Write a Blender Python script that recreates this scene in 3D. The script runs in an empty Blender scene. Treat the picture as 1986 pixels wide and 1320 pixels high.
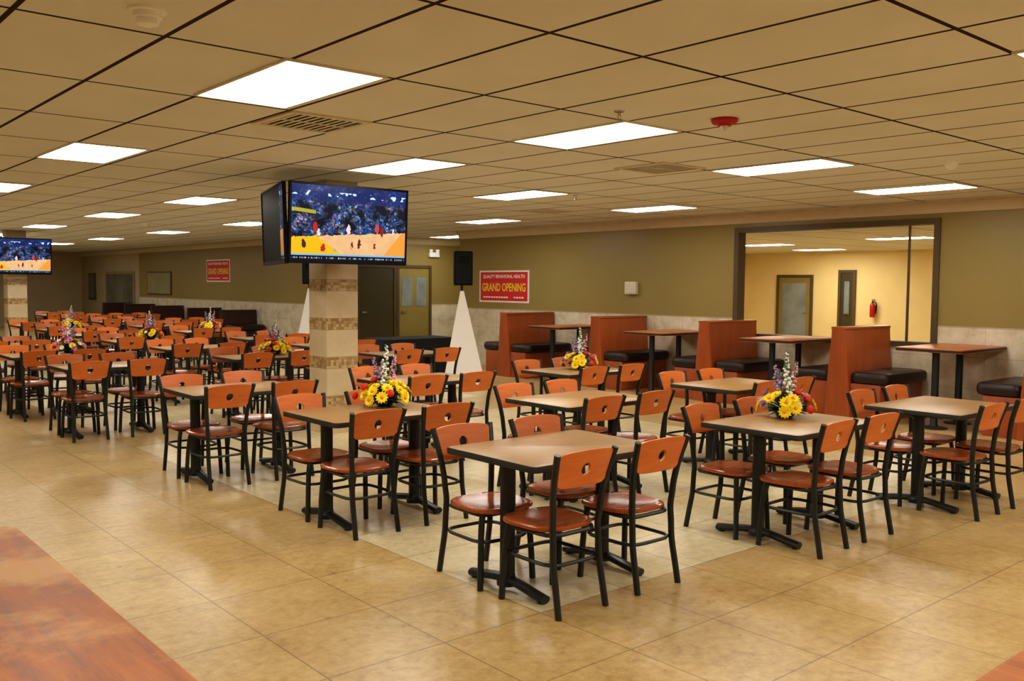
import bpy, bmesh, math, random
from mathutils import Matrix, Vector
random.seed(7)
C = bpy.context.scene.collection
CEIL = 2.80

def lin(r, g, b):
    f = lambda c: (c/255/12.92) if c/255 <= 0.04045 else ((c/255+0.055)/1.055)**2.4
    return (f(r), f(g), f(b), 1)

# ------------------------------------------------------------ materials
class NT:
    def __init__(s, name):
        s.m = bpy.data.materials.new(name); s.m.use_nodes = True
        s.t = s.m.node_tree; s.b = s.t.nodes['Principled BSDF']
    def n(s, typ, ins=None, **props):
        nd = s.t.nodes.new(typ)
        for k, v in props.items(): setattr(nd, k, v)
        if ins:
            for k, v in ins.items(): s.set(nd.inputs[k], v)
        return nd
    def set(s, sock, v):
        if isinstance(v, bpy.types.NodeSocket): s.t.links.new(v, sock)
        else: sock.default_value = v
    def math(s, op, a, b=0.0, clamp=False):
        nd = s.n('ShaderNodeMath', {0: a, 1: b}, operation=op); nd.use_clamp = clamp
        return nd.outputs[0]
    def mix(s, f, a, b, bt='MIX'):
        nd = s.n('ShaderNodeMix', data_type='RGBA', blend_type=bt)
        s.set(nd.inputs[0], f); s.set(nd.inputs[6], a); s.set(nd.inputs[7], b)
        return nd.outputs[2]
    def coord(s, kind='Object'):
        return s.n('ShaderNodeTexCoord').outputs[kind]
    def noise(s, scale, detail=4, vec=None, rough=0.55):
        nd = s.n('ShaderNodeTexNoise', {'Scale': scale, 'Detail': detail, 'Roughness': rough})
        if vec is not None: s.set(nd.inputs['Vector'], vec)
        return nd.outputs['Fac']
    def sep(s, vec):
        nd = s.n('ShaderNodeSeparateXYZ', {0: vec}); return nd.outputs
    def ramp(s, f, stops):
        nd = s.n('ShaderNodeValToRGB', {0: f}); e = nd.color_ramp.elements
        while len(e) < len(stops): e.new(0.5)
        for i, (p, c) in enumerate(stops): e[i].position = p; e[i].color = c
        return nd.outputs[0]
    def fin(s, col=None, rough=None, metal=0, spec=None, bump=None, bs=0.2, bd=0.01, emis=None, es=0):
        if col is not None: s.set(s.b.inputs['Base Color'], col)
        if rough is not None: s.set(s.b.inputs['Roughness'], rough)
        s.b.inputs['Metallic'].default_value = metal
        if spec is not None: s.b.inputs['Specular IOR Level'].default_value = spec
        if bump is not None:
            bn = s.n('ShaderNodeBump', {'Strength': bs, 'Distance': bd, 'Height': bump})
            s.t.links.new(bn.outputs[0], s.b.inputs['Normal'])
        if emis is not None:
            s.set(s.b.inputs['Emission Color'], emis); s.set(s.b.inputs['Emission Strength'], es)
        return s.m

def mat_simple(name, c, rough=0.5, var=0.12, scale=8, metal=0, spec=None):
    m = NT(name); v = m.coord()
    f = m.noise(scale, 3, v)
    lo = tuple(x*(1-var) for x in c[:3])+(1,); hi = tuple(min(1, x*(1+var)) for x in c[:3])+(1,)
    return m.fin(m.ramp(f, [(0.3, lo), (0.7, hi)]), rough, metal, spec)

def mat_wood(name, dark, light, rough=0.3, sc=(1.5, 14, 14), spec=0.5):
    m = NT(name); v = m.coord()
    mp = m.n('ShaderNodeMapping', {0: v}); mp.inputs['Scale'].default_value = sc
    f = m.noise(3.0, 6, mp.outputs[0], 0.6)
    f2 = m.noise(2.0, 2, v)
    c = m.ramp(f, [(0.3, dark), (0.7, light)])
    c = m.mix(0.25, c, m.ramp(f2, [(0.35, dark), (0.65, light)]))
    return m.fin(c, rough, 0, spec, bump=f, bs=0.03, bd=0.002)

M = {}
M['wood'] = mat_wood('orange_wood', lin(198, 104, 44), lin(222, 128, 60), 0.34, spec=.45)
M['seatwood'] = mat_wood('seat_wood', lin(142, 68, 32), lin(184, 98, 52), 0.2, spec=.5)
M['boothwood'] = mat_wood('booth_wood', lin(152, 76, 38), lin(172, 92, 48), 0.28, (7, 7, .8), .45)
M['darkbooth'] = mat_wood('dark_booth_wood', lin(48, 24, 18), lin(72, 36, 26), 0.45)
M['metal'] = mat_simple('black_metal', lin(32, 37, 37), 0.38, 0.15, 20, 0.0)
M['vinyl'] = mat_simple('dark_vinyl', lin(42, 29, 27), 0.36, 0.1)
M['laminate'] = mat_simple('tan_laminate', lin(162, 126, 76), 0.34, 0.07, 14, spec=.4)
M['boothtop'] = mat_wood('booth_table_top', lin(166, 92, 50), lin(192, 116, 66), 0.3)
def mat_fg():
    m = NT('table_wood_gloss'); v = m.coord()
    mp = m.n('ShaderNodeMapping', {0: v}); mp.inputs['Scale'].default_value = (9, 1.1, 5)
    f = m.noise(2.6, 8, mp.outputs[0], 0.7); f2 = m.noise(1.9, 6, v, .65)
    c = m.ramp(f, [(0.3, lin(122, 64, 26)), (0.5, lin(164, 94, 42)), (0.7, lin(188, 116, 56))])
    c = m.mix(m.ramp(f2, [(0.46, (0, 0, 0, 1)), (0.6, (.8, .8, .8, 1))]), c, lin(212, 160, 90))  # golden lamp glare painted into the wood colour as patches
    return m.fin(c, m.math('ADD', .24, m.math('MULTIPLY', f, .3)), 0, .3, bump=f, bs=.08, bd=.002)
M['fgwood'] = mat_fg()
M['edge'] = mat_simple('black_edge', lin(40, 40, 35), 0.5)
M['white'] = mat_simple('white_plastic', lin(250, 250, 250), 0.45, 0.01)
M['offwhite'] = mat_simple('white_cloth', lin(252, 250, 248), 0.8, 0.01)
M['black'] = mat_simple('black_plastic', lin(12, 12, 14), 0.5, 0.1, spec=.2)
M['blackcloth'] = mat_simple('black_cloth', lin(18, 20, 26), 0.8, 0.2)
M['redplastic'] = mat_simple('red_plastic', lin(190, 30, 28), 0.35, 0.05)
M['red'] = mat_simple('red_print', lin(214, 44, 52), 0.5, 0.04)
M['yellowprint'] = mat_simple('yellow_print', lin(244, 212, 60), 0.5, 0.02)
M['whiteprint'] = mat_simple('white_print', lin(248, 240, 230), 0.5, 0.02)
M['chrome'] = mat_simple('chrome', lin(190, 190, 190), 0.25, 0.03, 5, 1.0)
M['clear'] = mat_simple('clear_lens', lin(225, 230, 235), 0.1, 0.02)
M['trim'] = mat_simple('crown_paint', lin(214, 198, 168), 0.5, 0.03)
M['olivetrim'] = mat_simple('olive_trim', lin(92, 76, 50), 0.45, 0.06)
M['doordark'] = mat_simple('dark_olive_door', lin(72, 64, 40), 0.45, 0.06, 3)
M['dooramber'] = mat_simple('olive_gold_door', lin(146, 130, 72), 0.45, 0.06, 3)
M['vent'] = mat_simple('vent_metal', lin(220, 212, 190), 0.5, 0.03)
M['slot'] = mat_simple('slot_shade', lin(36, 30, 25), 0.8, 0.03)  # dark colour standing in for the shade between the louvres
M['yellowwall'] = mat_simple('yellow_wall', lin(240, 218, 158), 0.6, 0.03, 2)
M['creamwall'] = mat_simple('cream_wall', lin(190, 174, 140), 0.6, 0.08, 1.5)
M['glassdoor'] = mat_simple('pale_glass', lin(138, 146, 146), 0.15, 0.2, 2)
M['servglass'] = mat_simple('serving_window_glass', lin(112, 112, 98), 0.15, 0.3, 1.2)
M['board'] = mat_simple('whiteboard', lin(158, 150, 112), 0.2, 0.12, 1.5)
M['leaf'] = mat_simple('leaf_green', lin(60, 104, 38), 0.5, 0.4, 30)
M['stem'] = mat_simple('stem_green', lin(80, 122, 56), 0.5, 0.2, 30)
M['bowl'] = mat_simple('dark_green_bowl', lin(30, 44, 30), 0.3, 0.1)
M['f_yellow'] = mat_simple('yellow_petals', lin(255, 228, 20), 0.6, 0.05, 40)
M['f_red'] = mat_simple('red_petals', lin(220, 44, 28), 0.6, 0.15, 40)
M['f_pink'] = mat_simple('pink_petals', lin(236, 164, 196), 0.6, 0.1, 40)
M['f_white'] = mat_simple('white_petals', lin(244, 242, 236), 0.6, 0.05, 40)
M['f_purple'] = mat_simple('purple_petals', lin(176, 140, 196), 0.6, 0.2, 40)
M['f_orange'] = mat_simple('orange_petals', lin(238, 150, 50), 0.6, 0.1, 40)

def mat_lens(name, col, st):
    m = NT(name)
    f = m.noise(60, 2, m.coord())
    c = m.mix(f, col, tuple(min(1, x*1.03) for x in col[:3])+(1,))
    return m.fin(lin(240, 235, 220), 0.5, emis=c, es=st)
M['lens'] = mat_lens('light_lens', (1.0, 0.95, 0.875, 1), 14.0)
M['lens2'] = mat_lens('light_lens_side_room', (1.0, 0.92, 0.78, 1), 23.0)

def mat_ceiling():
    m = NT('ceiling_tiles'); v = m.coord(); x, y, z = m.sep(v)
    dx = m.math('PINGPONG', m.math('ADD', x, -2.86+0.635*20), 0.635/2)
    dy = m.math('PINGPONG', m.math('ADD', y, -4.325+1.25*10), 0.625)
    d = m.math('MINIMUM', dx, dy)
    line = m.math('LESS_THAN', d, 0.013)
    f = m.noise(1.2, 2, v)
    ff = m.noise(90, 3, v)
    tile = m.ramp(f, [(0.3, lin(230, 229, 222)), (0.7, lin(237, 236, 230))])
    tile = m.mix(m.math('MULTIPLY', ff, 0.12), tile, lin(180, 176, 160))
    c = m.mix(line, tile, lin(56, 42, 30))
    return m.fin(c, 0.85, 0, 0.2, bump=m.math('SUBTRACT', 1.0, line), bs=0.4, bd=0.01)
M['ceiling'] = mat_ceiling()

def mat_floor():
    m = NT('floor_tiles'); v = m.coord(); x, y, z = m.sep(v)
    T = 0.61
    dx = m.math('PINGPONG', m.math('ADD', x, -3.1+T*20), T/2)
    dy = m.math('PINGPONG', m.math('ADD', y, -3.35+T*20), T/2)
    line = m.math('LESS_THAN', m.math('MINIMUM', dx, dy), 0.004)
    cell = m.n('ShaderNodeTexWhiteNoise', noise_dimensions='2D')
    cx = m.math('FLOOR', m.math('DIVIDE', m.math('ADD', x, -3.1+T*20), T))
    cy = m.math('FLOOR', m.math('DIVIDE', m.math('ADD', y, -3.35+T*20), T))
    cb = m.n('ShaderNodeCombineXYZ', {0: cx, 1: cy})
    m.t.links.new(cb.outputs[0], cell.inputs['Vector'])
    n1 = m.noise(2.2, 8, v, 0.65); n2 = m.noise(16, 8, v, 0.75)
    mixn = m.math('ADD', m.math('MULTIPLY', n1, 0.35), m.math('MULTIPLY', n2, 0.65))
    tan = m.ramp(mixn, [(0.38, lin(164, 134, 86)), (0.5, lin(188, 160, 108)), (0.62, lin(204, 180, 130))])
    light = m.ramp(mixn, [(0.38, lin(192, 174, 132)), (0.5, lin(212, 198, 158)), (0.62, lin(226, 214, 178))])
    def rect(x0, x1, y0, y1):
        a = m.math('MULTIPLY', m.math('GREATER_THAN', x, x0), m.math('LESS_THAN', x, x1))
        b = m.math('MULTIPLY', m.math('GREATER_THAN', y, y0), m.math('LESS_THAN', y, y1))
        return m.math('MULTIPLY', a, b)
    mask = m.math('ADD', rect(3.1, 3.1+T*9, 3.35, 3.35+T*10), rect(3.1, 3.1+T*9, 3.35+T*12, 3.35+T*40), True)
    c = m.mix(mask, tan, light)
    c = m.mix(m.math('MULTIPLY', cell.outputs['Value'], 0.08), c, lin(120, 96, 60))
    c = m.mix(m.math('MULTIPLY', line, 0.6), c, lin(100, 80, 50))
    r = m.math('ADD', 0.2, m.math('MULTIPLY', n2, 0.22))
    return m.fin(c, r, 0, 0.5, bump=m.math('SUBTRACT', 1.0, line), bs=0.2, bd=0.003)
M['floor'] = mat_floor()

def mat_wall(name, paint, zc=1.19):
    m = NT(name); v = m.coord(); x, y, z = m.sep(v)
    n = m.noise(0.8, 2, v)
    p = m.ramp(n, [(0.3, tuple(a*0.93 for a in paint[:3])+(1,)), (0.7, paint)])
    s = m.noise(3.5, 8, v, 0.7)
    st = m.ramp(s, [(0.35, lin(196, 182, 156)), (0.5, lin(216, 205, 180)), (0.65, lin(228, 219, 198))])
    h = m.math('ADD', x, y)
    d1 = m.math('PINGPONG', h, 0.3); d2 = m.math('PINGPONG', z, 0.2)
    ln = m.math('LESS_THAN', m.math('MINIMUM', d1, d2), 0.003)
    st = m.mix(m.math('MULTIPLY', ln, 0.5), st, lin(140, 125, 98))
    cap = m.math('MULTIPLY', m.math('GREATER_THAN', z, zc-0.02), m.math('LESS_THAN', z, zc))
    st = m.mix(m.math('MULTIPLY', cap, 0.6), st, lin(160, 140, 105))
    c = m.mix(m.math('GREATER_THAN', z, zc), st, p)
    return m.fin(c, 0.4, 0, 0.45)
M['wall'] = mat_wall('olive_wall', lin(156, 138, 82))

def mat_column():
    m = NT('column_tiles'); v = m.coord(); x, y, z = m.sep(v)
    n = m.noise(4, 5, v, 0.6)
    base = m.ramp(n, [(0.35, lin(212, 192, 156)), (0.65, lin(224, 206, 174))])
    zz = m.math('PINGPONG', m.math('ADD', z, -1.65+0.43*6), 0.215)
    band = m.math('LESS_THAN', zz, 0.062)
    s = 0.033
    hx = m.math('DIVIDE', m.math('ADD', x, 5.0), s); hy = m.math('DIVIDE', m.math('ADD', y, 5.0), s)
    hz = m.math('DIVIDE', m.math('ADD', z, -1.65+.066+s*100), s)
    cb = m.n('ShaderNodeCombineXYZ', {0: m.math('FLOOR', hx), 1: m.math('FLOOR', hy), 2: m.math('FLOOR', hz)})
    wn = m.n('ShaderNodeTexWhiteNoise', {'Vector': cb.outputs[0]}, noise_dimensions='3D')
    mos = m.ramp(wn.outputs['Value'], [(0.0, lin(160, 128, 86)), (0.5, lin(186, 156, 112)), (1.0, lin(210, 184, 142))])
    g = m.math('LESS_THAN', m.math('FRACT', hz), .1)
    mos = m.mix(m.math('MULTIPLY', g, .4), mos, lin(130, 106, 76))
    c = m.mix(band, base, mos)
    ln = m.math('LESS_THAN', m.math('ABSOLUTE', m.math('SUBTRACT', zz, 0.064)), 0.003)
    c = m.mix(m.math('MULTIPLY', ln, 0.5), c, lin(120, 100, 70))
    return m.fin(c, 0.25)
M['column'] = mat_column()

def mat_screen(on=True):
    m = NT('tv_picture' if on else 'tv_dark_picture'); v = m.coord('Generated'); x, y, z = m.sep(v)
    mpc = m.n('ShaderNodeMapping', {0: v}); mpc.inputs['Scale'].default_value = (1.75, 1, 1)
    v2 = mpc.outputs[0]
    vo = m.n('ShaderNodeTexVoronoi', {'Vector': v2, 'Scale': 40.0})
    hs = m.n('ShaderNodeSeparateColor', {0: vo.outputs['Color']})
    spots = m.ramp(hs.outputs[0], [(0.0, lin(6, 16, 48)), (0.3, lin(16, 62, 150)), (0.52, lin(40, 120, 214)), (0.66, lin(10, 20, 40)), (0.8, lin(140, 134, 50)), (0.87, lin(160, 60, 36)), (0.94, lin(150, 190, 226))])
    n = m.noise(5, 4, v2)
    dark = m.ramp(n, [(0.34, (0, 0, 0, 1)), (0.58, (1, 1, 1, 1))])
    crowd = m.mix(dark, spots, lin(6, 12, 28))
    up = m.math('GREATER_THAN', y, .78)
    crowd = m.mix(m.math('MULTIPLY', up, .7), crowd, lin(14, 40, 104))
    n3 = m.noise(8, 1, v2)
    gl = m.math('MULTIPLY', m.math('LESS_THAN', m.math('ABSOLUTE', m.math('SUBTRACT', y, 0.89)), 0.03), m.math('GREATER_THAN', n3, 0.55))
    crowd = m.mix(gl, crowd, (0.5, 0.7, 1, 1))
    yel = m.math('MULTIPLY', m.math('LESS_THAN', m.math('ABSOLUTE', m.math('SUBTRACT', y, m.math('ADD', 0.67, m.math('MULTIPLY', x, -.15)))), 0.025), m.math('LESS_THAN', x, 0.2))
    crowd = m.mix(m.math('MULTIPLY', yel, 0.6), crowd, lin(200, 190, 50))
    court = m.mix(m.noise(6, 4, v2), lin(196, 146, 100), lin(226, 188, 140))
    key = m.math('LESS_THAN', m.math('ADD', x, m.math('MULTIPLY', y, 0.9)), 0.5)
    court = m.mix(key, court, lin(236, 170, 24))
    key2 = m.math('GREATER_THAN', m.math('SUBTRACT', x, m.math('MULTIPLY', y, 0.5)), 0.76)
    court = m.mix(m.math('MULTIPLY', key2, .85), court, lin(222, 140, 34))
    edge = m.math('LESS_THAN', m.math('ADD', y, m.math('MULTIPLY', m.noise(20, 2, v2), .06)), m.math('ADD', 0.33, m.math('MULTIPLY', x, 0.12)))
    img = m.mix(edge, crowd, court)
    mp = m.n('ShaderNodeMapping', {0: v}); mp.inputs['Scale'].default_value = (15, 4.2, 1)
    vp = m.n('ShaderNodeTexVoronoi', {'Vector': mp.outputs[0], 'Scale': 1.0, 'Randomness': 1.0})
    ps = m.n('ShaderNodeSeparateColor', {0: vp.outputs['Color']})
    pl = m.math('LESS_THAN', vp.outputs['Distance'], m.math('ADD', .12, m.math('MULTIPLY', m.noise(30, 2, v2), .36)))
    pl = m.math('MULTIPLY', pl, m.math('GREATER_THAN', ps.outputs[1], .35))
    pl = m.math('MULTIPLY', pl, m.math('MULTIPLY', m.math('LESS_THAN', y, 0.52), m.math('GREATER_THAN', y, 0.12)))
    pcol = m.ramp(ps.outputs[0], [(0.0, lin(180, 24, 34)), (0.35, lin(236, 236, 240)), (0.6, lin(60, 34, 28)), (.85, lin(170, 40, 40))])
    img = m.mix(pl, img, pcol)
    tick = m.math('LESS_THAN', y, 0.085)
    mp2 = m.n('ShaderNodeMapping', {0: v}); mp2.inputs['Scale'].default_value = (80, 3, 1)
    tn = m.math('MULTIPLY', m.math('GREATER_THAN', m.noise(2.0, 2, mp2.outputs[0]), 0.56), m.math('LESS_THAN', m.math('ABSOLUTE', m.math('SUBTRACT', y, 0.03)), 0.01))
    tc = m.mix(tn, lin(6, 12, 34), lin(200, 205, 215))
    bar = m.math('GREATER_THAN', y, 0.062)
    tc = m.mix(bar, tc, lin(120, 170, 200))
    img = m.mix(tick, img, tc)
    if not on:
        img = m.mix(m.math('LESS_THAN', x, 0.84), img, lin(4, 4, 5))
        return m.fin(lin(5, 5, 6), 0.5, 0, .05, emis=img, es=0.6)
    return m.fin(lin(8, 8, 9), 0.25, 0, .3, emis=img, es=1.2)
M['screen'] = mat_screen(True)
M['screen_dark'] = mat_screen(False)

# ------------------------------------------------------------ mesh helpers
class MB:
    def __init__(s): s.v = []; s.f = []
    def add(s, v, f):
        o = len(s.v); s.v += [tuple(p) for p in v]; s.f += [tuple(i+o for i in q) for q in f]; return s
    def loft(s, rings, cap=True, closed=True):
        n = len(rings[0]); v = [p for r in rings for p in r]; f = []
        for i in range(len(rings)-1):
            for j in range(n if closed else n-1):
                k = (j+1) % n
                f.append((i*n+j, i*n+k, (i+1)*n+k, (i+1)*n+j))
        if cap:
            f.append(tuple(reversed(range(n)))); f.append(tuple((len(rings)-1)*n+j for j in range(n)))
        return s.add(v, f)
    def tube(s, pts, r, n=8, cap=True, closed=False, r2=None):
        P = [Vector(p) for p in pts]; rings = []; N = len(P)
        prev = None
        for i in range(N):
            if closed: t = P[(i+1) % N]-P[i-1]
            else: t = P[min(i+1, N-1)]-P[max(i-1, 0)]
            t.normalize()
            if prev is None:
                up = Vector((0, 0, 1)) if abs(t.z) < 0.9 else Vector((1, 0, 0))
                a = up.cross(t).normalized()
            else:
                a = (prev - t*prev.dot(t)).normalized()
            prev = a; b = t.cross(a)
            rr = r[i] if isinstance(r, (list, tuple)) else r
            rb = rr if r2 is None else r2
            rings.append([tuple(P[i]+a*math.cos(2*math.pi*k/n)*rr+b*math.sin(2*math.pi*k/n)*rb) for k in range(n)])
        if closed: rings.append(rings[0]); return s.loft(rings, False)
        return s.loft(rings, cap)
    def lathe(s, prof, n=20, c=(0, 0, 0)):
        rings = [[(c[0]+max(r, 1e-4)*math.cos(2*math.pi*k/n), c[1]+max(r, 1e-4)*math.sin(2*math.pi*k/n), c[2]+z) for k in range(n)] for r, z in prof]
        return s.loft(rings)
    def box(s, x0, x1, y0, y1, z0, z1):
        return s.loft([[(x0, y0, z0), (x1, y0, z0), (x1, y1, z0), (x0, y1, z0)], [(x0, y0, z1), (x1, y0, z1), (x1, y1, z1), (x0, y1, z1)]])
    def rbox(s, x0, x1, y0, y1, z0, z1, r=0.02, b=0.008, n=4):
        cx, cy, w, d = (x0+x1)/2, (y0+y1)/2, x1-x0, y1-y0
        prof = [(b, z0), (b*0.3, z0+b*0.3), (0, z0+b), (0, z1-b), (b*0.3, z1-b*0.3), (b, z1)]
        return s.loft([[(px, py, z) for px, py in rrect(cx, cy, w-2*i, d-2*i, max(r-i, 0.002), n)] for i, z in prof])
    def zscale(s, k):
        s.v = [(p[0], p[1], p[2]*k) for p in s.v]; return s

def rrect(cx, cy, w, d, r, n=4):
    out = []
    for sx, sy, a0 in ((1, 1, 0), (-1, 1, 90), (-1, -1, 180), (1, -1, 270)):
        for i in range(n+1):
            a = math.radians(a0+90*i/n)
            out.append((cx+sx*(w/2-r)+r*math.cos(a), cy+sy*(d/2-r)+r*math.sin(a)))
    return out

def smooth(pts, k=4):
    P = [Vector(p) for p in pts]; out = []
    for i in range(len(P)-1):
        p0, p1, p2, p3 = P[max(i-1, 0)], P[i], P[i+1], P[min(i+2, len(P)-1)]
        for j in range(k):
            t = j/k
            out.append(0.5*((2*p1)+(-p0+p2)*t+(2*p0-5*p1+4*p2-p3)*t*t+(-p0+3*p1-3*p2+p3)*t**3))
    out.append(P[-1]); return [tuple(p) for p in out]

def to_mesh(name, parts):
    me = bpy.data.meshes.new(name); v = []; f = []; mi = []; mats = []
    for mb, mat in parts:
        if mat not in mats: mats.append(mat)
        o = len(v); v += mb.v; f += [tuple(i+o for i in q) for q in mb.f]; mi += [mats.index(mat)]*len(mb.f)
    me.from_pydata(v, [], f)
    for mt in mats: me.materials.append(mt)
    for p, i in zip(me.polygons, mi): p.material_index = i; p.use_smooth = True
    bm = bmesh.new(); bm.from_mesh(me); bmesh.ops.recalc_face_normals(bm, faces=bm.faces); bm.to_mesh(me); bm.free()
    me.set_sharp_from_angle(angle=math.radians(38))
    return me

def obj(name, mb, mat, parent=None, label=None, cat=None, group=None, kind=None, loc=None):
    me = to_mesh(name, [(mb, mat)] if isinstance(mb, MB) else mb)
    o = bpy.data.objects.new(name, me); C.objects.link(o)
    return tag(o, parent, label, cat, group, kind, loc)

def tag(o, parent=None, label=None, cat=None, group=None, kind=None, loc=None):
    if parent: o.parent = parent
    if label: o['label'] = label
    if cat: o['category'] = cat
    if group: o['group'] = group
    if kind: o['kind'] = kind
    if loc: o.location = loc
    return o

def empty(name, label, cat, group=None, loc=(0, 0, 0), rz=0):
    o = bpy.data.objects.new(name, None); o.empty_display_size = 0.1; C.objects.link(o)
    o.location = loc; o.rotation_euler = (0, 0, rz)
    return tag(o, None, label, cat, group)

def copy_tree(src, loc, rz=0, label=None):
    r = src.copy(); C.objects.link(r); r.location = loc; r.rotation_euler = (0, 0, rz)
    if label: r['label'] = label
    for ch in src.children:
        c = ch.copy(); C.objects.link(c); c.parent = r
    return r

def struct(name, mb, mat): return obj(name, mb, mat, kind='structure')

# ------------------------------------------------------------ room shell
WX, LX, RY, FY, CY = 12.0, 10.6, 18.5, 38.0, 15.65
struct('floor', MB().box(-3.2, 22.3, -4.2, FY+.2, -0.1, 0), M['floor'])
struct('ceiling', MB().box(-3.2, 14.8, -4.2, FY+.2, CEIL, CEIL+0.1), M['ceiling'])
wy0, wy1, wz0, wz1 = 5.47, 8.52, 0.95, 2.52
w = MB().box(WX, WX+.15, -4.2, wy0, 0, CEIL).box(WX, WX+.15, wy1, CY, 0, CEIL)
w.box(WX, WX+.15, wy0, wy1, 0, wz0).box(WX, WX+.15, wy0, wy1, wz1, CEIL)
struct('wall_right', w, M['wall'])
struct('wall_recess_side', MB().box(WX+.15, 14.6, CY-.15, CY, 0, CEIL), M['wall'])
struct('wall_recess_end', MB().box(14.6, 14.75, CY-.15, RY, 0, CEIL), M['wall'])
struct('wall_recess_back', MB().box(LX, 14.75, RY, RY+.15, 0, CEIL), M['wall'])
struct('wall_side', MB().box(LX, LX+.15, RY+.15, 31.5, 0, CEIL), M['wall'])
struct('wall_serving', MB().box(LX, LX+.15, 31.5, FY, 0, CEIL), M['creamwall'])
struct('wall_far', MB().box(-3.2, LX+.15, FY, FY+.15, 0, CEIL), M['creamwall'])
struct('wall_left', MB().box(-3.2, -3.05, -4.2, FY, 0, CEIL), M['wall'])
struct('wall_rear', MB().box(-3.05, WX, -4.2, -4.05, 0, CEIL), M['wall'])
def crown_x(name, X, y0, y1):
    prof = [(X, CEIL-.15), (X-.02, CEIL-.15), (X-.03, CEIL-.12), (X-.05, CEIL-.08), (X-.09, CEIL-.035), (X-.1, CEIL-.03), (X-.1, CEIL-.001), (X, CEIL-.001)]
    struct(name, MB().loft([[(a, y0, b) for a, b in prof], [(a, y1, b) for a, b in prof]]), M['trim'])
crown_x('trim_1', WX, -4, CY)
crown_x('trim_2', LX, RY+.12, FY)
prof = [(RY, CEIL-.15), (RY-.03, CEIL-.12), (RY-.1, CEIL-.03), (RY-.1, CEIL-.001), (RY, CEIL-.001)]
struct('trim_3', MB().loft([[(LX, a, b) for a, b in prof], [(14.6, a, b) for a, b in prof]]), M['trim'])
f = MB(); t = .07; g = .01
f.box(WX-.03, WX+.16, wy0-t, wy0+g, wz0-.06, wz1+t).box(WX-.03, WX+.16, wy1-g, wy1+t, wz0-.06, wz1+t)
f.box(WX-.03, WX+.16, wy0+g, wy1-g, wz1-g, wz1+t).box(WX-.03, WX+.16, wy0+g, wy1-g, wz0-.06, wz0+g)
struct('window_1', f, M['olivetrim'])
struct('trim_4', MB().box(WX+.06, WX+.08, 5.83, 5.86, wz0+g, wz1-g), M['olivetrim'])

RC = 2.62; RF = CY-.15
struct('wall_room_back', MB().box(22, 22.15, 1.8, RF, 0, RC), M['yellowwall'])
struct('wall_room_near', MB().box(WX+.15, 22, 1.85, 2.0, 0, RC), M['yellowwall'])
struct('wall_room_far', MB().box(WX+.15, 22, RF-.1, RF, 0, RC), M['yellowwall'])
struct('ceiling_room', MB().box(WX+.15, 22.15, 1.85, RF, RC, RC+.09), M['ceiling'])

def door(name, along, a0, a1, pos, mat, glass=None, z1=2.07):
    def bx(mb, u0, u1, z0, z1_, d0, d1):
        if along == 'x': mb.box(u0, u1, pos-d1, pos-d0, z0, z1_)
        else: mb.box(pos-d1, pos-d0, u0, u1, z0, z1_)
    fr = MB(); bx(fr, a0-.07, a0, 0, z1+.07, 0, .06); bx(fr, a1, a1+.07, 0, z1+.07, 0, .06); bx(fr, a0, a1, z1, z1+.07, 0, .06)
    lf = MB(); bx(lf, a0, a1, 0, z1, 0.002, .035)
    o = obj(name, [(lf, mat), (fr, M['olivetrim'])], None, kind='structure')
    if glass:
        for g in glass:
            gm = MB(); bx(gm, g[0], g[1], g[2], g[3], .035, .042); obj('glass_pane', gm, M['glassdoor'], o)
    k = MB(); bx(k, a0+.08, a0+.2, 1.0, 1.03, .05, .07); bx(k, a0+.09, a0+.115, .99, 1.04, .03, .055)
    obj('door_handle', k, M['chrome'], o)
    return o
door('door_1', 'x', 11.2, 12.17, RY, M['doordark'])
door('door_2', 'x', 12.32, 13.2, RY, M['dooramber'], [(12.4, 12.7, 1.15, 1.85), (12.82, 13.12, 1.15, 1.85)])
door('door_3', 'y', 13.3, 14.25, 22, M['dooramber'], [(13.42, 14.13, .2, 1.8)], 1.95)
door('door_4', 'y', 12.08, 12.42, 22, M['doordark'], [(12.18, 12.32, 1.0, 1.85)])
sw = MB().box(LX-.05, LX, 31.9, 32.0, .95, 2.05).box(LX-.05, LX, 34.9, 35.0, .95, 2.05).box(LX-.05, LX, 32.0, 34.9, 1.95, 2.05).box(LX-.3, LX, 31.8, 35.1, .9, .95)
o = struct('window_2', sw, M['board'])
obj('glass_pane', MB().box(LX-.02, LX-.002, 32.0, 34.9, .95, 1.95), M['servglass'], o)
o = struct('window_3', MB().box(LX-.05, LX, 36.2, 37.0, 1.0, 2.0), M['olivetrim'])
obj('glass_pane', MB().box(LX-.06, LX-.045, 36.28, 36.92, 1.08, 1.92), M['servglass'], o)

# ------------------------------------------------------------ columns
def column(x, y):
    obj('column', MB().rbox(-.2, .2, -.2, .2, 0, CEIL, .012, .003), M['column'], None,
        'square column clad in cream stone tile with brown mosaic bands', 'column', 'tiled columns', None, (x, y, 0))
column(5.21, 9.13); column(5.0, 23.0)

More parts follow.
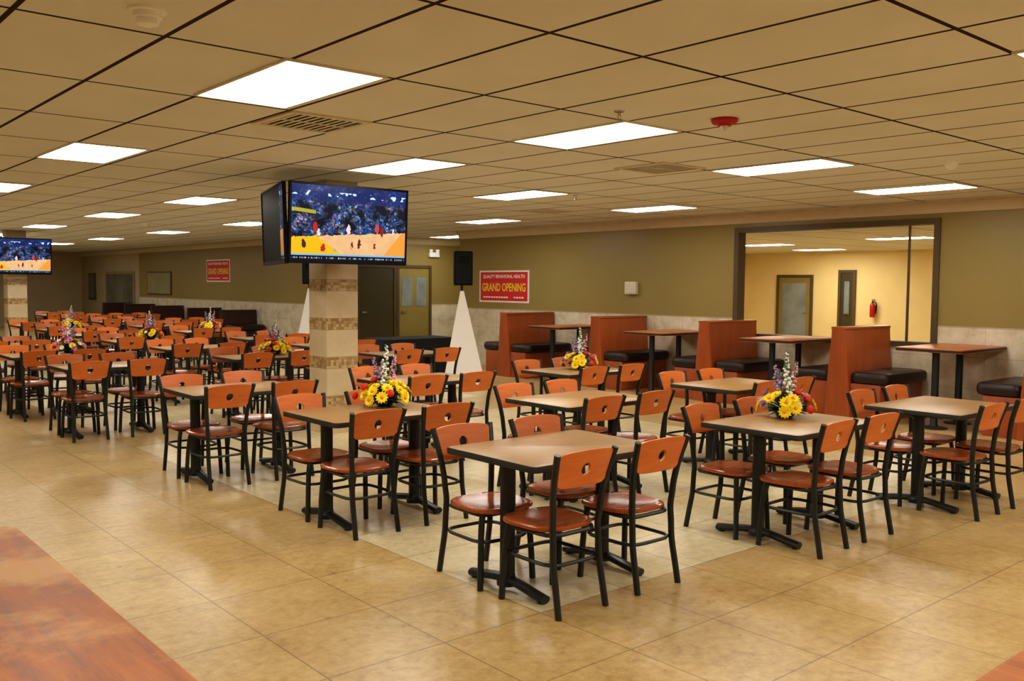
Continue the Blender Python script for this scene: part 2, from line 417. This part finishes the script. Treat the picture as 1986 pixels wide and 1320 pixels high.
# ------------------------------------------------------------ ceiling lights
lt = empty('ceiling_light', 'rectangular fluorescent light panel in the ceiling grid, switched on', 'ceiling light', 'fluorescent ceiling panels')
fr = MB(); a, b = .305, .6
for x0, x1, y0, y1 in ((-a, -a+.02, -b, b), (a-.02, a, -b, b), (-a+.02, a-.02, -b, -b+.02), (-a+.02, a-.02, b-.02, b)): fr.box(x0, x1, y0, y1, -.012, 0)
obj('light_frame', fr, M['vent'], lt)
obj('light_lens', MB().box(-a+.02, a-.02, -b+.02, b-.02, -.009, -.001), M['lens'], lt)
pos = []  # rows behind the camera are unseen panels, added to light the room
for Y in (-2.55, 1.2, 4.9, 8.6, 12.45, 16.2, 20.5, 24.9): pos.append((2.49, Y))
for Y in (-2.55, 1.22, 4.9, 7.42, 12.45, 16.2, 20.5, 24.9, 29.0): pos.append((5.02, Y))
for Y in (-2.55, 1.2, 4.95, 8.7, 12.45, 16.5, 20.7, 25.1, 29.5, 33.5): pos.append((7.61, Y))
for Y in (-2.55, 1.2, 4.95, 8.8, 12.6): pos.append((10.28, Y))
for Y in (1.2, 6, 12): pos.append((0.0, Y))  # unseen panels left of the frame, added for their light
pos.append((13.0, 17.2))
first = True
for p in pos:
    if first: lt.location = (p[0], p[1], CEIL); first = False
    else: copy_tree(lt, (p[0], p[1], CEIL))
lt2 = empty('ceiling_light', 'rectangular light panel in the ceiling of the yellow room', 'ceiling light', 'side room ceiling panels', (16.8, 8.3, RC))
obj('light_frame', fr, M['vent'], lt2)
obj('light_lens', MB().box(-a+.02, a-.02, -b+.02, b-.02, -.009, -.001), M['lens2'], lt2)
for p in ((17.6, 11.8), (20.5, 12.2), (14.5, 5.0), (14.8, 12.0), (20, 7.0)): copy_tree(lt2, (p[0], p[1], RC))

# vents
vt = empty('ceiling_vent', 'square white louvred air vent set in the ceiling', 'vent', 'ceiling air vents', (3.18, 5.87, CEIL))
fr = MB(); a = .31
for x0, x1, y0, y1 in ((-a, -a+.05, -a, a), (a-.05, a, -a, a), (-a+.05, a-.05, -a, -a+.05), (-a+.05, a-.05, a-.05, a)): fr.box(x0, x1, y0, y1, -.012, 0)
obj('vent_frame', fr, M['vent'], vt)
lv = MB()
for i in range(9):
    x = -.245+i*.055
    lv.box(x, x+.024, -.26, .26, -.010, -.006)
lv.box(-.26, .26, -.01, .01, -.011, -.004)
obj('louvre', lv, M['vent'], vt)
obj('cavity_shade', MB().box(-.26, .26, -.26, .26, -.003, -.0008), M['slot'], vt)  # flat dark sheet painted as the shade inside the duct
for p in ((6.83, 5.77), (9.55, 10.25), (2.2, 13.5)): copy_tree(vt, (p[0], p[1], CEIL))

sd = empty('smoke_detector', 'round white smoke detector on the ceiling', 'smoke detector', 'smoke detectors', (1.38, 3.95, CEIL))
obj('detector_base', MB().lathe([(0.0, 0), (.078, 0), (.078, -.012), (.07, -.016), (.0, -.016)], 28), M['white'], sd)
obj('detector_head', MB().lathe([(.06, -.016), (.058, -.036), (.047, -.04), (.047, -.05), (.042, -.064), (.02, -.072), (0, -.073)], 28), M['white'], sd)
for p in ((8.33, 3.68), (7.3, 13.4), (6.2, 18.0)): copy_tree(sd, (p[0], p[1], CEIL))
st = empty('fire_alarm_strobe', 'red round fire alarm strobe on the ceiling', 'fire alarm', None, (5.17, 3.81, CEIL))
obj('alarm_base', MB().lathe([(0, 0), (.09, 0), (.09, -.02), (.078, -.035), (0, -.035)], 28), M['redplastic'], st)
obj('alarm_collar', MB().lathe([(.05, -.035), (.045, -.05), (0, -.05)], 24), M['redplastic'], st)
obj('strobe_lens', MB().lathe([(.028, -.05), (.028, -.06), (.018, -.075), (0, -.078)], 20), M['clear'], st)
sp = empty('ceiling_sprinkler', 'small metal fire sprinkler head on the ceiling', 'sprinkler', 'fire sprinklers', (4.45, 4.11, CEIL))
obj('escutcheon', MB().lathe([(0, 0), (.035, 0), (.03, -.008), (.0, -.008)], 20), M['chrome'], sp)
s = MB().lathe([(.01, -.008), (.01, -.03), (.0, -.03)], 12)
s.tube([(-.008, 0, -.025), (-.016, 0, -.04), (-.004, 0, -.055)], .003, 6).tube([(.008, 0, -.025), (.016, 0, -.04), (.004, 0, -.055)], .003, 6).lathe([(0, -.054), (.02, -.055), (.02, -.058), (0, -.058)], 16)
obj('sprinkler_head', s, M['chrome'], sp)
for p in ((8.1, 8.2), (6.0, 12.2)): copy_tree(sp, (p[0], p[1], CEIL))

# ------------------------------------------------------------ chair
def post(z):
    P = [(0, .168, -.245), (.25, .162, -.2), (.45, .160, -.188), (.6, .172, -.2), (.72, .186, -.222), (.865, .205, -.265)]
    for i in range(len(P)-1):
        if z <= P[i+1][0] or i == len(P)-2:
            t = (z-P[i][0])/(P[i+1][0]-P[i][0]); return (P[i][1]+t*(P[i+1][1]-P[i][1]), P[i][2]+t*(P[i+1][2]-P[i][2]))
def rear_leg(sx):
    pts = [(sx*post(z)[0], post(z)[1], z) for z in (0.0, .12, .25, .36, .45, .52, .6, .72, .865)]
    return MB().tube(smooth(pts, 3), .0185, 8, r2=.0165)
def front_leg(sx):
    return MB().tube(smooth([(sx*.185, .178, 0), (sx*.176, .17, .2), (sx*.166, .16, .35), (sx*.15, .15, .43)], 3), .0175, 8)
def sring(hx, hy, e, z, n=32, cy=0.0, front=0):
    out = []
    for k in range(n):
        t = 2*math.pi*k/n; c, s_ = math.cos(t), math.sin(t)
        r = (abs(c)**e+abs(s_)**e)**(-1/e)
        out.append((hx*r*c*(1+front*s_*r), cy+hy*r*s_, z))
    return out
def seat():
    rings = []
    for k, z in ((.5, .43), (.93, .431), (.985, .436), (1, .444), (.99, .453), (.95, .459), (.8, .456), (.5, .448), (.15, .446)):
        rings.append(sring(.205*k, .205*k, 3.4, z, 36, .022, .05))
    return MB().loft(rings)
def backrest():
    zc, a, b = .768, .184, .094; K = 48; R = 7; mb = MB(); grid = []
    for side in (0, 1):
        g = []
        for i in range(R+1):
            ring = []
            for k in range(K):
                t = 2*math.pi*k/K; c, s_ = math.cos(t), math.sin(t)
                ro = ((abs(c)/a)**10+(abs(s_)/b)**10)**(-1/10); ri = .031
                r = ri+(ro-ri)*(i/R)
                x, dz = r*c, r*s_
                x *= 1+.09*dz/b
                z = zc+dz+(.012*(1-(x/a)**2)*max(0, dz/b))
                y = post(z)[1]+.004-.03*(1-(x/.2)**2)*.6 + (0.008 if side == 0 else -.008)
                ring.append((x, y, z))
            g.append(ring)
        grid.append(g)
    rings = grid[0]+list(reversed(grid[1]))+[grid[0][0]]
    return mb.loft(rings, False)
chair_parts = [('seat', seat(), 'seatwood'), ('backrest', backrest(), 'wood'),
    ('leg', rear_leg(1), 'metal'), ('leg', rear_leg(-1), 'metal'), ('leg', front_leg(1), 'metal'), ('leg', front_leg(-1), 'metal'),
    ('stretcher', MB().tube(sring(.174, .186, 5, .265, 32, -.015), .0105, 6, closed=True), 'metal'),
    ('seat_frame', MB().tube(sring(.167, .174, 6, .42, 28, -.008), .012, 6, closed=True), 'metal')]
for n_, mb_, mt_ in chair_parts: mb_.zscale(.966)
CL = 'orange wood cafe chair with round-holed backrest and black metal frame'
chair = empty('dining_chair', CL, 'chair', 'cafe chairs')
for n, mb, mt in chair_parts: obj(n, mb, M[mt], chair)
far_me = to_mesh('dining_chair', [(mb, M[mt]) for n, mb, mt in chair_parts])

# ------------------------------------------------------------ table
table = empty('dining_table', 'rectangular tan laminate cafe table with black edge on black pedestals', 'table', 'cafe tables')
TW, TD = 1.04, .76
obj('tabletop', MB().rbox(-TW/2+.006, TW/2-.006, -TD/2+.006, TD/2-.006, .722, .752, .03, .002), M['laminate'], table)
eb = MB(); rings = []
for i, z in ((.02, .722), (0.0, .718), (0.0, .748), (.002, .7515), (.007, .7515), (.007, .722)):
    rings.append([(x, y, z) for x, y in rrect(0, 0, TW-2*i, TD-2*i, .035-i*.5, 5)])
eb.loft(rings+[rings[0]], False)
obj('edge_band', eb, M['edge'], table)
for sx in (-1, 1):
    x = sx*.37
    obj('pedestal_column', MB().lathe([(0, .03), (.058, .03), (.058, .06), (.045, .075), (.042, .1), (.042, .68), (.06, .69), (.06, .7), (0, .7)], 20, (x, 0, 0)).box(x-.05, x+.05, -.2, .2, .699, .7215), M['metal'], table)
    ft = MB().tube(smooth([(x, -.31, .024), (x, -.22, .036), (x, -.1, .055), (x, 0, .062), (x, .1, .055), (x, .22, .036), (x, .31, .024)], 3), .033, 10, r2=.024)
    ft.lathe([(0, 0), (.022, 0), (.022, .012), (0, .012)], 12, (x, -.28, 0)).lathe([(0, 0), (.022, 0), (.022, .012), (0, .012)], 12, (x, .28, 0))
    obj('pedestal_foot', ft, M['metal'], table)

near = [(3.57, 3.73), (5.50, 3.45), (7.25, 3.21), (3.52, 5.62), (5.28, 5.24), (7.25, 5.15), (3.37, 7.58), (5.14, 7.30), (7.04, 7.05),
        (3.18, 10.55), (5.13, 10.75), (6.92, 10.2), (3.1, 12.5), (5.07, 12.8), (6.95, 12.3)]
far = [(3.05, 14.7)]
for j in range(4): far.append((5.0+.02*j, 14.8+2.1*j))
for j in range(6): far.append((6.95+.02*j, 14.4+2.6*j))
for j in range(2): far.append((8.3, 21.0+4.1*j))
tfirst = True; cfirst = True
def rj(s): return random.uniform(-s, s)
for idx, (x, y) in enumerate(near+far):
    det = idx < len(near)
    rz = rj(.02)
    if tfirst: table.location = (x, y, 0); table.rotation_euler = (0, 0, rz); tfirst = False
    else: copy_tree(table, (x, y, 0), rz)
    for sx, sy in ((-1, 1), (1, 1), (-1, -1), (1, -1)):
        dx, dy = sx*.295+rj(.012), sy*(.255+random.uniform(0, .03))
        if idx == 0: dx, dy = sx*.295-.01, sy*.25-(.02 if sy < 0 else 0)
        if idx > 11: dx += rj(.02); dy += sy*random.uniform(0, .08)
        cx = x+dx; cy = y+dy
        a = (0 if sy < 0 else math.pi)+rj(.05 if idx < 12 else .12)
        if det:
            if cfirst: chair.location = (cx, cy, 0); chair.rotation_euler = (0, 0, a); cfirst = False
            else: copy_tree(chair, (cx, cy, 0), a)
        else:
            o = bpy.data.objects.new('dining_chair', far_me); C.objects.link(o); o.location = (cx, cy, 0); o.rotation_euler = (0, 0, a)
            tag(o, None, CL, 'chair', 'cafe chairs')

# ------------------------------------------------------------ foreground wooden tables
def wood_table(x0, x1, y0, y1, label):
    cx, cy = (x0+x1)/2, (y0+y1)/2; hx, hy = (x1-x0)/2, (y1-y0)/2
    t = empty('wooden_table', label, 'table', None, (cx, cy, 0))
    obj('tabletop', MB().rbox(-hx, hx, -hy, hy, .71, .75, .05, .008), M['fgwood'], t)
    for s in ((-1, -1), (1, -1), (-1, 1), (1, 1)):
        lx, ly = s[0]*(hx-.1), s[1]*(hy-.1)
        obj('leg', MB().tube([(lx, ly, 0), (lx, ly, .36), (lx, ly, .71)], [.022, .027, .032], 12), M['metal'], t)
wood_table(-.15, .8, 1.3, 3.78, 'long glossy reddish-brown wooden table with rounded corner')
wood_table(1.5, 2.75, .1, .87, 'glossy reddish-brown wooden table, only its corner showing')

# ------------------------------------------------------------ booths
def booth(mw, me_cush, top=1.17, W=1.17, h=.10):
    b = empty('booth_bench', '', 'booth', None)
    half = [(h+.075, 0), (h+.06, .3), (h+.04, .6), (h+.012, .9), (h, 1.05*top/1.17), (h-.004, top-.03), (h+.006, top-.026), (h+.006, top-.006), (h-.004, top)]
    prof = [(-y, z) for y, z in half]+[(y, z) for y, z in reversed(half)]
    rings = []
    for x, k in ((0, .86), (.004, .93), (.014, .98), (.028, 1), (W, 1)):
        rings.append([(x, y*k, z) for y, z in prof])
    obj('backrest_panel', MB().loft(rings), mw, b)
    for s in (-1, 1):
        y0, y1 = sorted((s*(h+.06), s*.56))
        obj('bench_base', MB().rbox(.05, W, y0, y1, 0, .46, .01, .004), mw, b)
        y0, y1 = sorted((s*(h+.04), s*.66))
        obj('seat_cushion', MB().rbox(.03, W, y0, y1, .46, .61, .11, .05, 6), me_cush, b)
    return b
bb = booth(M['boothwood'], M['vinyl'])
bb['label'] = 'reddish wood booth bench with dark vinyl seat cushions on both sides'; bb['group'] = 'booths along the window wall'
bb.location = (10.79, 12.76, 0)
for y in (10.44, 8.24, 6.12, 3.78): copy_tree(bb, (10.79, y, 0))
bd = booth(M['darkbooth'], M['vinyl'], .98, .95, .04)
bd['label'] = 'dark maroon wood booth bench against the far green wall'; bd['group'] = 'dark booths'
bd.location = (9.62, 22.6, 0)
for y in (24.8, 27.6, 30.0, 32.2): copy_tree(bd, (9.62, y, 0))
bt = empty('booth_table', 'long reddish wood booth table with dark edge on two black posts', 'table', 'booth tables', (10.72, 11.6, 0))
obj('tabletop', MB().rbox(0, 1.27, -.4, .4, .92, .965, .03, .005), M['boothtop'], bt)
obj('edge_band', MB().rbox(-.003, 1.273, -.403, .403, .928, .955, .032, .003), M['edge'], bt)
for x in (.22, .87):
    obj('pedestal_column', MB().lathe([(0, .0), (.16, .0), (.16, .012), (.05, .03), (.042, .05), (.042, .9), (.09, .91), (.09, .92), (0, .92)], 20, (x, 0, 0)), M['metal'], bt)
for y in (9.34, 7.18, 4.93): copy_tree(bt, (10.72, y, 0))

# ------------------------------------------------------------ TVs
def tv_matrix(center, n, tilt=0.0):
    nv = Vector((n[0], n[1], 0)).normalized(); up = Vector((0, 0, 1)); r = up.cross(nv)
    m = Matrix(((r.x, up.x, nv.x, center[0]), (r.y, up.y, nv.y, center[1]), (r.z, up.z, nv.z, center[2]), (0, 0, 0, 1)))
    return m @ Matrix.Rotation(tilt, 4, 'X')
def tv(center, n, on=True, arm=.3, tilt=.06, label='', ax=0):
    t = empty('television', label, 'television', 'wall-mounted televisions'); t.matrix_world = tv_matrix(center, n, tilt)
    W, H = .69, .40
    body = MB()
    body.box(-W, W, -H, H, -.035, -.008).box(-W, -W+.022, -H, H, -.008, .004).box(W-.022, W, -H, H, -.008, .004)
    body.box(-W+.022, W-.022, H-.022, H, -.008, .004).box(-W+.022, W-.022, -H, -H+.035, -.008, .004).rbox(-.4, .4, -.25, .25, -.07, -.035, .03, .01)
    obj('tv_body', body, M['black'], t)
    obj('screen', MB().box(-W+.022, W-.022, -H+.035, H-.022, -.008, -.003), M['screen' if on else 'screen_dark'], t)
    obj('mount_arm', MB().box(ax-.06, ax+.06, -.04, .04, -arm, -.07).box(-.3, .3, -.12, .12, -.085, -.07), M['metal'], t)
    return t
L1 = 'large flat television showing a basketball game, mounted on the tiled column'
tv((4.885, 8.2, 2.265), (0, -1), True, .72, .05, L1, .2)
tv((4.36, 8.90, 2.26), (-.955, .295), False, .70, .03, 'flat television with dark screen, seen edge-on, mounted on tiled column')
tv((4.93, 22.4, 2.22), (0, -1), True, .4, .05, L1)

# ------------------------------------------------------------ speakers on stands
def stand(x, y, yaw=0):
    s = empty('speaker_stand', 'tripod speaker stand draped in a white cloth cover', 'speaker stand', 'speaker stands', (x, y, 0), yaw)
    obj('pole', MB().tube([(0, 0, .3), (0, 0, 1.66)], .018, 12), M['metal'], s)
    for k in range(3):
        a = math.radians(90+120*k)
        obj('leg', MB().tube([(0, 0, .75), (math.cos(a)*.33, math.sin(a)*.33, .012)], .011, 8), M['metal'], s)
    rings = []
    for i in range(9):
        t = i/8; r = .42*(1-t)+.035*t; z = .01+1.56*t
        ring = []
        for k in range(24):
            a = math.radians(90+360*k/24)
            d = math.radians(((360*k/24+60) % 120)-60)
            rr = r*.5/math.cos(abs(abs(d)-math.radians(60)))
            ring.append((rr*math.cos(a), rr*math.sin(a), z))
        rings.append(ring)
    obj('cloth_cover', MB().loft(rings), M['offwhite'], s)
    p = empty('loudspeaker', 'black loudspeaker standing on a draped stand', 'speaker', 'loudspeakers', (x, y, 1.66), yaw)
    rg = []
    for z in (0, .015, .54, .555):
        k = 0.01 if z in (0, .555) else 0
        rg.append([(-.15+k, -.13+k, z), (.15-k, -.13+k, z), (.11-k, .15-k, z), (-.11+k, .15-k, z)])
    obj('cabinet', MB().loft(rg), M['black'], p)
    obj('grille', MB().rbox(-.13, .13, -.142, -.13, .03, .53, .004, .002), M['blackcloth'], p)
    obj('tweeter_horn', MB().box(-.09, .09, -.147, -.142, .36, .48), M['black'], p)
stand(9.17, 11.9, math.radians(-25)); stand(9.62, 17.9, math.radians(-25))

ct = empty('covered_table', 'folding table covered with a black cloth', 'table', None, (9.0, 13.15, 0))
obj('tablecloth', MB().loft([[(x, y, z) for x, y in rrect(0, 0, 1.5+.06*(z < .1), .75+.06*(z < .1), .04, 5)] for z in (.02, .3, .73, .75)]), M['blackcloth'], ct)
for s in ((-1, -1), (1, -1), (-1, 1), (1, 1)):
    obj('leg', MB().tube([(s[0]*.6, s[1]*.28, 0), (s[0]*.6, s[1]*.28, .7)], .014, 8), M['metal'], ct)

# ------------------------------------------------------------ signs
def text_mb(body, width, height, x0, y0, z, off=.012):
    cu = bpy.data.curves.new('t', 'FONT'); cu.body = body; cu.offset = off; cu.resolution_u = 3
    o = bpy.data.objects.new('t', cu); C.objects.link(o)
    bpy.context.view_layer.update()
    me = bpy.data.meshes.new_from_object(o.evaluated_get(bpy.context.evaluated_depsgraph_get()))
    vs = [v.co.copy() for v in me.vertices]; fs = [tuple(p.vertices) for p in me.polygons]
    bpy.data.objects.remove(o); bpy.data.curves.remove(cu)
    ax = min(v.x for v in vs); bx = max(v.x for v in vs); ay = min(v.y for v in vs); by = max(v.y for v in vs)
    mb = MB(); mb.add([(x0+(v.x-ax)/(bx-ax)*width, y0+(v.y-ay)/(by-ay)*height, z) for v in vs], fs)
    return mb
def sign(X, y0, y1, z0, z1, label):
    W, H = y1-y0, z1-z0
    s = empty('grand_opening_sign', label, 'sign', None)
    s.matrix_world = tv_matrix((X, (y0+y1)/2, (z0+z1)/2), (-1, 0))
    obj('sign_board', MB().box(-W/2, W/2, -H/2, H/2, -.012, 0), M['whiteprint'], s)
    obj('red_panel', MB().box(-W/2+.04, W/2-.04, -H/2+.035, H/2-.035, 0, .003), M['red'], s)
    k = W/1.55
    obj('lettering', text_mb('QUALITY BEHAVIORAL HEALTH', 1.3*k, .085, -.65*k, H*.24, .0045, .025), M['whiteprint'], s)
    obj('lettering', text_mb('GRAND OPENING', 1.36*k, .17, -.68*k, -.1, .0045, .03), M['yellowprint'], s)
    sm = MB()
    for i in range(16):
        if i in (10, 11): continue
        sm.box(-.64*k+i*.08*k, -.64*k+i*.08*k+.06*k, -H*.36, -H*.36+.03, .003, .0045)
    obj('small_print', sm, M['whiteprint'], s)
sign(WX-.013, 13.4, 14.95, 1.32, 1.97, 'red grand opening banner with white border on the olive wall')
sign(LX-.013, 24.2, 25.8, 1.7, 2.33, 'red and white grand opening banner on the far olive wall')

wb = empty('wall_thermostat_box', 'small white rectangular box mounted on the olive wall', 'wall box', None, (WX, 10.7, 1.53))
obj('housing', MB().rbox(-.08, 0, -.13, .13, 0, .22, .015, .008), M['vent'], wb)
obj('grille', MB().box(-.086, -.08, -.1, .1, .03, .07), M['vent'], wb)
bo = empty('whiteboard', 'pale framed board on the far olive wall', 'board', None, (LX, 29.6, 1.3))
obj('frame', MB().box(-.03, 0, -1.05, 1.05, -.02, .72), M['olivetrim'], bo)
obj('board_surface', MB().box(-.036, -.03, -1.0, 1.0, .02, .68), M['board'], bo)
em = empty('emergency_light', 'white twin-head emergency light high on the wall', 'emergency light', None, (13.35, RY, 2.35))
obj('housing', MB().rbox(-.15, .15, -.08, 0, 0, .12, .01, .008), M['white'], em)
for sx in (-1, 1): obj('lamp_head', MB().lathe([(0, .1), (.04, .11), (.055, .17), (.05, .19), (0, .19)], 16, (sx*.1, -.05, 0)), M['white'], em)
fe = empty('fire_extinguisher', 'small red fire extinguisher hung on the yellow wall', 'fire extinguisher', None, (21.89, 11.5, .95))
obj('cylinder_body', MB().lathe([(0, 0), (.055, 0), (.065, .02), (.065, .28), (.05, .34), (.025, .36), (0, .36)], 20), M['redplastic'], fe)
obj('valve_handle', MB().lathe([(0, .36), (.02, .36), (.02, .4), (0, .4)], 12).box(-.02, .1, -.01, .01, .4, .415).box(-.02, .1, -.01, .01, .43, .445), M['metal'], fe)
obj('hose', MB().tube(smooth([(0, -.03, .38), (0, -.1, .34), (0, -.1, .2), (0, -.08, .1)]), .012, 8), M['black'], fe)
obj('wall_bracket', MB().box(.06, .11, -.04, .04, .08, .3), M['metal'], fe)

# ------------------------------------------------------------ flower arrangements
def daisy(rad, n, cup=.35, layers=2):
    mb = MB()
    for l in range(layers):
        for k in range(n):
            a = 2*math.pi*(k+.5*l)/n; R = rad*(1-.22*l); w = rad*.28
            ca, sa = math.cos(a), math.sin(a); h = rad*cup*(1+.6*l)
            pts = [(0, 0, 0), (R*.6*ca-w*sa, R*.6*sa+w*ca, h*.6), (R*ca, R*sa, h), (R*.6*ca+w*sa, R*.6*sa-w*ca, h*.6)]
            pb = [(p[0], p[1], p[2]-.002) for p in pts]
            mb.add(pts+pb, [(0, 3, 2, 1), (4, 5, 6, 7), (0, 1, 5, 4), (1, 2, 6, 5), (2, 3, 7, 6), (3, 0, 4, 7)])
    return mb
def carnation(rad):
    mb = MB(); rings = []
    for i in range(7):
        t = i/6; ph = t*math.pi
        ring = []
        for k in range(20):
            a = 2*math.pi*k/20; rr = rad*math.sin(max(.05, ph))*(1+.16*((k+i) % 2))
            ring.append((rr*math.cos(a), rr*math.sin(a), rad*.8-rad*.75*math.cos(ph)+rad*.08*((k+i) % 2)))
        rings.append(ring)
    return mb.loft(rings)
kinds = {'yd': to_mesh('blossom', [(daisy(.05, 12, .25), M['f_yellow']), (MB().lathe([(.012, .012), (.01, .022), (0, .025)], 10), M['f_orange'])]),
         'rc': to_mesh('blossom', [(carnation(.028), M['f_red'])]),
         'pk': to_mesh('blossom', [(daisy(.04, 10, .5, 3), M['f_pink'])]),
         'wh': to_mesh('blossom', [(daisy(.034, 9), M['f_white']), (MB().lathe([(.01, .01), (0, .018)], 8), M['f_yellow'])]),
         'pu': to_mesh('blossom', [(daisy(.032, 10, .5, 3), M['f_purple'])])}
def arrangement(seq, seed, label):
    fl = empty('flower_arrangement', label, 'flowers', 'table flower arrangements')
    obj('bowl', MB().lathe([(0, 0), (.05, 0), (.06, .01), (.085, .05), (.08, .055), (.07, .05), (0, .045)], 24), M['bowl'], fl)
    lf = MB(); rr = random.Random(seed)
    for k in range(110):
        a = rr.uniform(0, 2*math.pi); el = rr.uniform(-.15, 1.3); L = rr.uniform(.12, .215); w = rr.uniform(.01, .02)
        d = Vector((math.cos(a)*math.cos(el), math.sin(a)*math.cos(el), math.sin(el)*.85)); sd_ = Vector((-math.sin(a), math.cos(a), 0))
        o_ = Vector((0, 0, .05)); m1 = o_+d*L*.6; tip = o_+d*L+Vector((0, 0, -.012))
        tip.z = max(tip.z, .012); m1.z = max(m1.z, .015)
        P = [o_, m1+sd_*w, tip, m1-sd_*w]; Q = [p-Vector((0, 0, .002)) for p in P]
        lf.add([tuple(p) for p in P+Q], [(0, 1, 2, 3), (7, 6, 5, 4), (0, 4, 5, 1), (1, 5, 6, 2), (2, 6, 7, 3), (3, 7, 4, 0)])
    obj('foliage', lf, M['leaf'], fl)
    for i, k in enumerate(seq):
        u = (i+.5)/len(seq); el = math.asin(1-u*.98); a = i*2.39996+rr.uniform(-.3, .3)
        d = Vector((math.cos(a)*math.cos(el), math.sin(a)*math.cos(el), math.sin(el)))
        q = rr.uniform(.9, 1.15)
        p = Vector((d.x*.18*q, d.y*.18*q, .055+d.z*.115*q))
        o = bpy.data.objects.new('blossom', kinds[k]); C.objects.link(o); o.parent = fl; o.location = p
        o.rotation_euler = (d+Vector((rr.uniform(-.2, .2), rr.uniform(-.2, .2), .15))).to_track_quat('Z', 'Y').to_euler()
    for q_, (sx, sy, H, mt) in enumerate(((.01, .0, .46, 'f_white'), (-.045, .03, .37, 'f_purple'), (.05, -.025, .39, 'f_pink'), (.02, .05, .33, 'f_purple'), (-.03, -.05, .3, 'f_white'))):
        stm = MB().tube([(sx*.3, sy*.3, .05), (sx, sy, H*.6), (sx*1.5, sy*1.5, H)], .0028, 6)
        bl = MB(); gr = MB(); r3 = random.Random(q_+seed)
        for q in range(36):
            t = .46+.54*q/36; z = .05+(H-.05)*t; a = r3.uniform(0, 6.28); rad = .02*(1.2-t)*2*r3.uniform(.5, 1.1)
            sz = .011*(1.45-t)+.003
            cx, cy = sx*(.4+1.1*t)+math.cos(a)*rad, sy*(.4+1.1*t)+math.sin(a)*rad
            (gr if q % 4 == 3 else bl).lathe([(0, -sz), (sz*.8, -sz*.4), (sz, 0), (sz*.6, sz*.7), (0, sz)], 6, (cx, cy, z))
        obj('flower_spike', [(stm, M['stem']), (gr, M['stem']), (bl, M[mt])], None, fl)
    return fl
fa = arrangement(['yd', 'rc', 'yd', 'rc', 'yd', 'yd', 'yd', 'yd', 'yd', 'rc', 'yd', 'wh', 'yd', 'yd', 'yd', 'rc', 'yd', 'yd', 'yd', 'yd', 'yd', 'yd', 'rc', 'yd', 'yd', 'yd'], 3,
    'centrepiece of yellow daisies and red carnations with tall pale spikes')
fb = arrangement(['pk', 'yd', 'rc', 'pk', 'yd', 'wh', 'pu', 'yd', 'pk', 'yd', 'rc', 'wh', 'yd', 'pk', 'yd', 'wh', 'yd', 'pu', 'yd', 'pk', 'yd', 'wh', 'yd', 'rc', 'pk', 'yd'], 9,
    'centrepiece of yellow, pink and white flowers with tall purple spikes')
fa.location = (3.74, 5.8, .752); fb.location = (5.66, 3.6, .752)
for i, (s_, p) in enumerate(((fb, (7.12, 7.12)), (fa, (5.38, 10.92)), (fa, (5.2, 14.95)), (fb, (3.35, 12.62)), (fa, (5.1, 19.05)), (fb, (7.05, 17.05)))):
    copy_tree(s_, (p[0], p[1], .752), i*1.3)

# ------------------------------------------------------------ world & camera
wd = bpy.data.worlds.new('world'); bpy.context.scene.world = wd; wd.use_nodes = True
wd.node_tree.nodes['Background'].inputs[0].default_value = (.05, .045, .035, 1)
wd.node_tree.nodes['Background'].inputs[1].default_value = .3
cam = bpy.data.cameras.new('camera'); co = bpy.data.objects.new('camera', cam); C.objects.link(co)
cam.sensor_width = 36; cam.lens = 1772/1986*36; cam.clip_start = .05; cam.clip_end = 200
p = math.atan(.0598); az = Vector((.653, .757, 0)).normalized()
fwd = az*math.cos(p)+Vector((0, 0, -math.sin(p))); right = fwd.cross(Vector((0, 0, 1))).normalized(); up = right.cross(fwd)
m = Matrix(((right.x, up.x, -fwd.x, 0), (right.y, up.y, -fwd.y, 0), (right.z, up.z, -fwd.z, 1.66), (0, 0, 0, 1)))
co.matrix_world = m @ Matrix.Rotation(.0085, 4, 'Z')
bpy.context.scene.camera = co
vs_ = bpy.context.scene.view_settings
vs_.view_transform = 'Standard'; vs_.look = 'None'
for lk in ('Medium High Contrast', 'Standard - Medium High Contrast'):
    try:
        vs_.look = lk; break
    except Exception: pass
